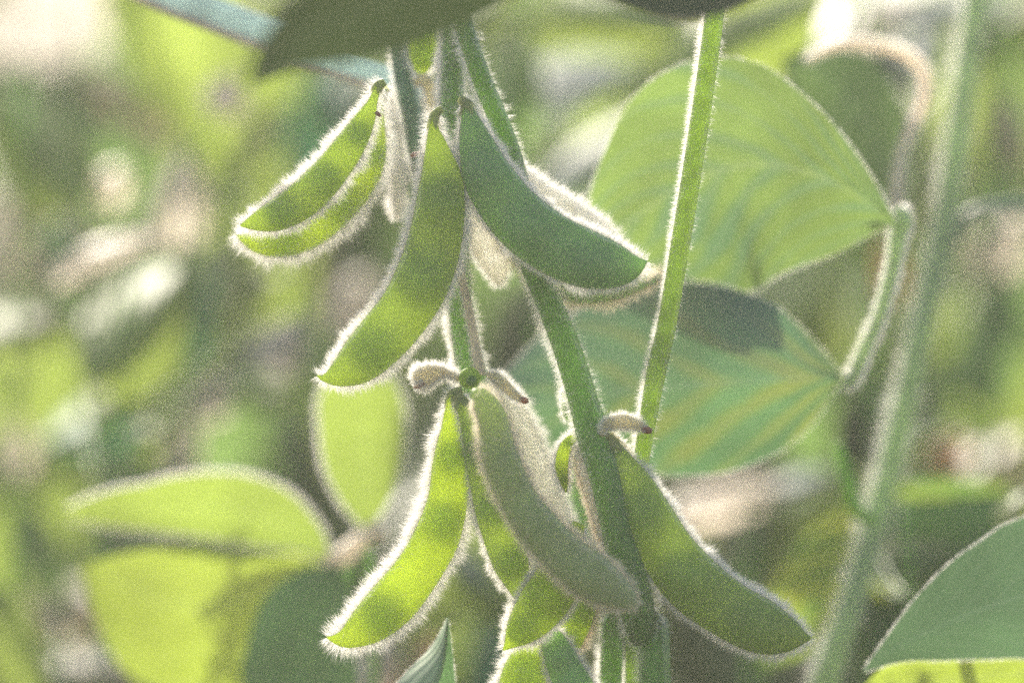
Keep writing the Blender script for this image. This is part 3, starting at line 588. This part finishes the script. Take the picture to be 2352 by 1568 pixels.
bplant('blurred shoot below the lower pods with a bleached pod-like leaf', [(930, 1500), (930, 1600), (930, 1800)], 1.06, [
    (860, 1530, 110, 48, 60, -.02, 'white', 0, .01, .01), (950, 1560, 120, 55, 60, 0, 'orange', 0, .01, .01), (1120, 1370, 110, 40, 150, .04, 'lime', 0, .01, .01), (1070, 1300, 90, 40, 130, .06, 'silver', 0, .01, .01), (1130, 1500, 120, 60, 90, .05, 'teal', 0, .01, .01)])
bplant('blurred tall plant behind the stem tops with one green and one lime leaf', [(1200, -60), (1205, 300), (1230, 700), (1250, 1000), (1280, 1700)], 1.14, [
    (1185, 190, 150, 65, 85, -.03, 'green', 0, o2, o2), (1330, 40, 260, 60, 175, 0, 'lime', 0, o2, o2), (1330, 190, 140, 70, 20, .04, 'silver', 0, o2, o2), (1270, 350, 100, 45, 70, .02, 'olive', 0, o2, o2),
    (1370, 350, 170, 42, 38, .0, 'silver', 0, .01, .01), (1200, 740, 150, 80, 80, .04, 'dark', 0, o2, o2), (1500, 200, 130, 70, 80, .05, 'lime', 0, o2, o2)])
bplant('blurred plant in the upper right with a green leaf and pale ones above it', [(1990, -80), (2000, 500), (2010, 1000), (2000, 1700)], 1.12, [
    (1750, 95, 190, 100, 35, -.06, 'mid', 0, .01, .01), (1990, 50, 120, 60, 30, .02, 'white', 0, o2, o2), (2200, 20, 180, 40, 8, .03, 'silver', 0, o2, o2), (2310, 60, 130, 60, 40, .02, 'lime', 0, o2, o2),
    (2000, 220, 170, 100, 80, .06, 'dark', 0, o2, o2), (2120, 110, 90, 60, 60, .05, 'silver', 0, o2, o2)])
bplant('blurred plant at the right edge with orange and tan withering leaves', [(2300, -60), (2290, 500), (2280, 1000), (2270, 1700)], 1.13, [
    (2310, 300, 110, 50, 100, 0, 'tan', 0, o2, o2), (2280, 780, 160, 80, 80, 0, 'green', 0, o2, o2), (2180, 1040, 60, 44, 40, -.01, 'orange', 0, .01, .01), (2290, 1060, 100, 60, 40, .03, 'tan', 0, o2, o2),
    (2040, 620, 80, 30, 90, .02, 'orange', 0, o2, o2), (2300, 560, 100, 60, 60, .02, 'pale', 0, o2, o2), (2120, 430, 120, 40, 80, .03, 'olive', 0, o2, o2), (1900, 730, 120, 60, 100, .05, 'olive', 0, o2, o2), (1820, 760, 70, 30, 80, .02, 'lime', 0, o2, o2)])
t = bplant('blurred plant at the lower right with yellow green leaves behind the pale stem', [(2080, 1150), (2090, 1350), (2100, 1700)], 1.0, [
    (2090, 1275, 110, 55, 10, .02, 'yellow', 0, .01, -.003), (2210, 1200, 210, 110, 10, .03, 'green', 0, .01, -.005), (2170, 1360, 200, 90, 200, .03, 'green', 0, -.005, .01), (2330, 1180, 60, 40, 60, 0, 'yellow', 0, .01, .01), (2000, 1450, 140, 70, 110, .02, 'green', 0, o2, o2)])
leaf(t, [(2330, 1120, 0), (2250, 1170, 0), (2140, 1230, 0), (2010, 1300, 0), (1900, 1370, 0), (1810, 1450, 0), (1750, 1530, 0)], [5, 90, 140, 150, 120, 70, 5], [5, 80, 130, 150, 130, 80, 5], 1.035, M['dapple'], dl=.006, dr=.0, quilt=.0008, label='broad dappled yellow green leaf')
bplant('blurred plant behind the lower right pod with a pinkish bleached leaf over dark ones', [(1700, 1140), (1720, 1300), (1730, 1700)], 1.12, [
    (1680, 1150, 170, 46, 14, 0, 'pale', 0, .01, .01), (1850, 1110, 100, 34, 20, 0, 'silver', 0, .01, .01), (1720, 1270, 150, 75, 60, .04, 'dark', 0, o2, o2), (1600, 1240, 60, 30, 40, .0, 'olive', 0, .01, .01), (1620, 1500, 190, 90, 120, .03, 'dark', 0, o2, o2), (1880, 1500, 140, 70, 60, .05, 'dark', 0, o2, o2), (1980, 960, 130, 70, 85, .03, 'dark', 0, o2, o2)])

bplant('blurred leafy plant far behind the upper left with broad soft green leaves', [(180, 0), (190, 500), (200, 1000), (210, 1700)], 1.26, [
    (560, 300, 230, 130, 60, 0, 'mid', 0, -.004, .012), (230, 330, 190, 110, 110, .0, 'green', 0, -.004, .012), (610, 560, 190, 110, 100, .02, 'lime', 0, -.004, .012),
    (120, 900, 230, 120, 30, .0, 'mid', 0, -.004, .012), (560, 1010, 200, 110, 70, .0, 'green', 0, -.004, .012), (90, 1190, 210, 110, 60, 0, 'mid', 0, -.004, .012), (700, 950, 180, 90, 100, 0, 'mid', 0, -.004, .012)])
bplant('blurred leafy plant far behind the right stems with broad soft green leaves', [(2260, 0), (2250, 500), (2240, 1000), (2230, 1700)], 1.26, [
    (1420, 120, 220, 120, 70, 0, 'mid', 0, -.004, .012), (2230, 220, 210, 110, 100, 0, 'mid', 0, -.004, .012), (2330, 620, 190, 110, 100, 0, 'green', 0, -.004, .012), (1240, 480, 190, 100, 80, 0, 'green', 0, -.004, .012),
    (1060, 1330, 220, 120, 70, 0, 'mid', 0, -.004, .012), (1900, 900, 190, 110, 70, 0, 'green', 0, -.004, .012), (2330, 900, 190, 110, 70, 0, 'mid', 0, -.004, .012)])

# thin blade crossing the upper left behind the dark leaf
bl = thing('grass_blade', 'long silvery blade with a pale lower edge slanting behind the upper left dark leaf', 'grass blade', tuple(float(x) for x in P(900, 195, 0.955)))
tube('blade', [(200, -110, 30), (360, -20, 34), (500, 35, 36), (640, 90, 36), (760, 135, 34), (890, 180, 28), (990, 215, 16)], 0.955, M['stem_silver'], bl, n=40, m=14, flat=0.35)
tube('rim', [(190, -70, 9, -.001), (352, 12, 10, -.001), (490, 66, 11, -.001), (630, 120, 11, -.001), (752, 164, 10, -.001), (884, 208, 9, -.001), (980, 235, 6, -.001)], 0.9545, M['stem_pale'], bl, n=40, m=8)

# ------------------------------------------------------------------ added veil over the field, put in to lift the darks
def added_veil():
    x, y0, y1, z0, z1 = 205.0, -45.0, 305.0, -1.0, 1.35
    V = [(-x, y0, z0), (x, y0, z0), (x, y1, z0), (-x, y1, z0), (-x, y0, z1), (x, y0, z1), (x, y1, z1), (-x, y1, z1)]
    F = [(0, 3, 2, 1), (4, 5, 6, 7), (0, 1, 5, 4), (1, 2, 6, 5), (2, 3, 7, 6), (3, 0, 4, 7)]
    m, ns, ls = new_mat('haze_air')
    v = ns.new('ShaderNodeVolumePrincipled'); v.inputs['Color'].default_value = (0.93, 0.96, 0.87, 1); v.inputs['Density'].default_value = VEIL
    v.inputs['Anisotropy'].default_value = 0.3
    o = ns.new('ShaderNodeOutputMaterial'); ls.new(v.outputs[0], o.inputs['Volume'])
    mk('haze', V, F, m, kind='stuff', smooth=False)
VEIL = 0.034
added_veil()
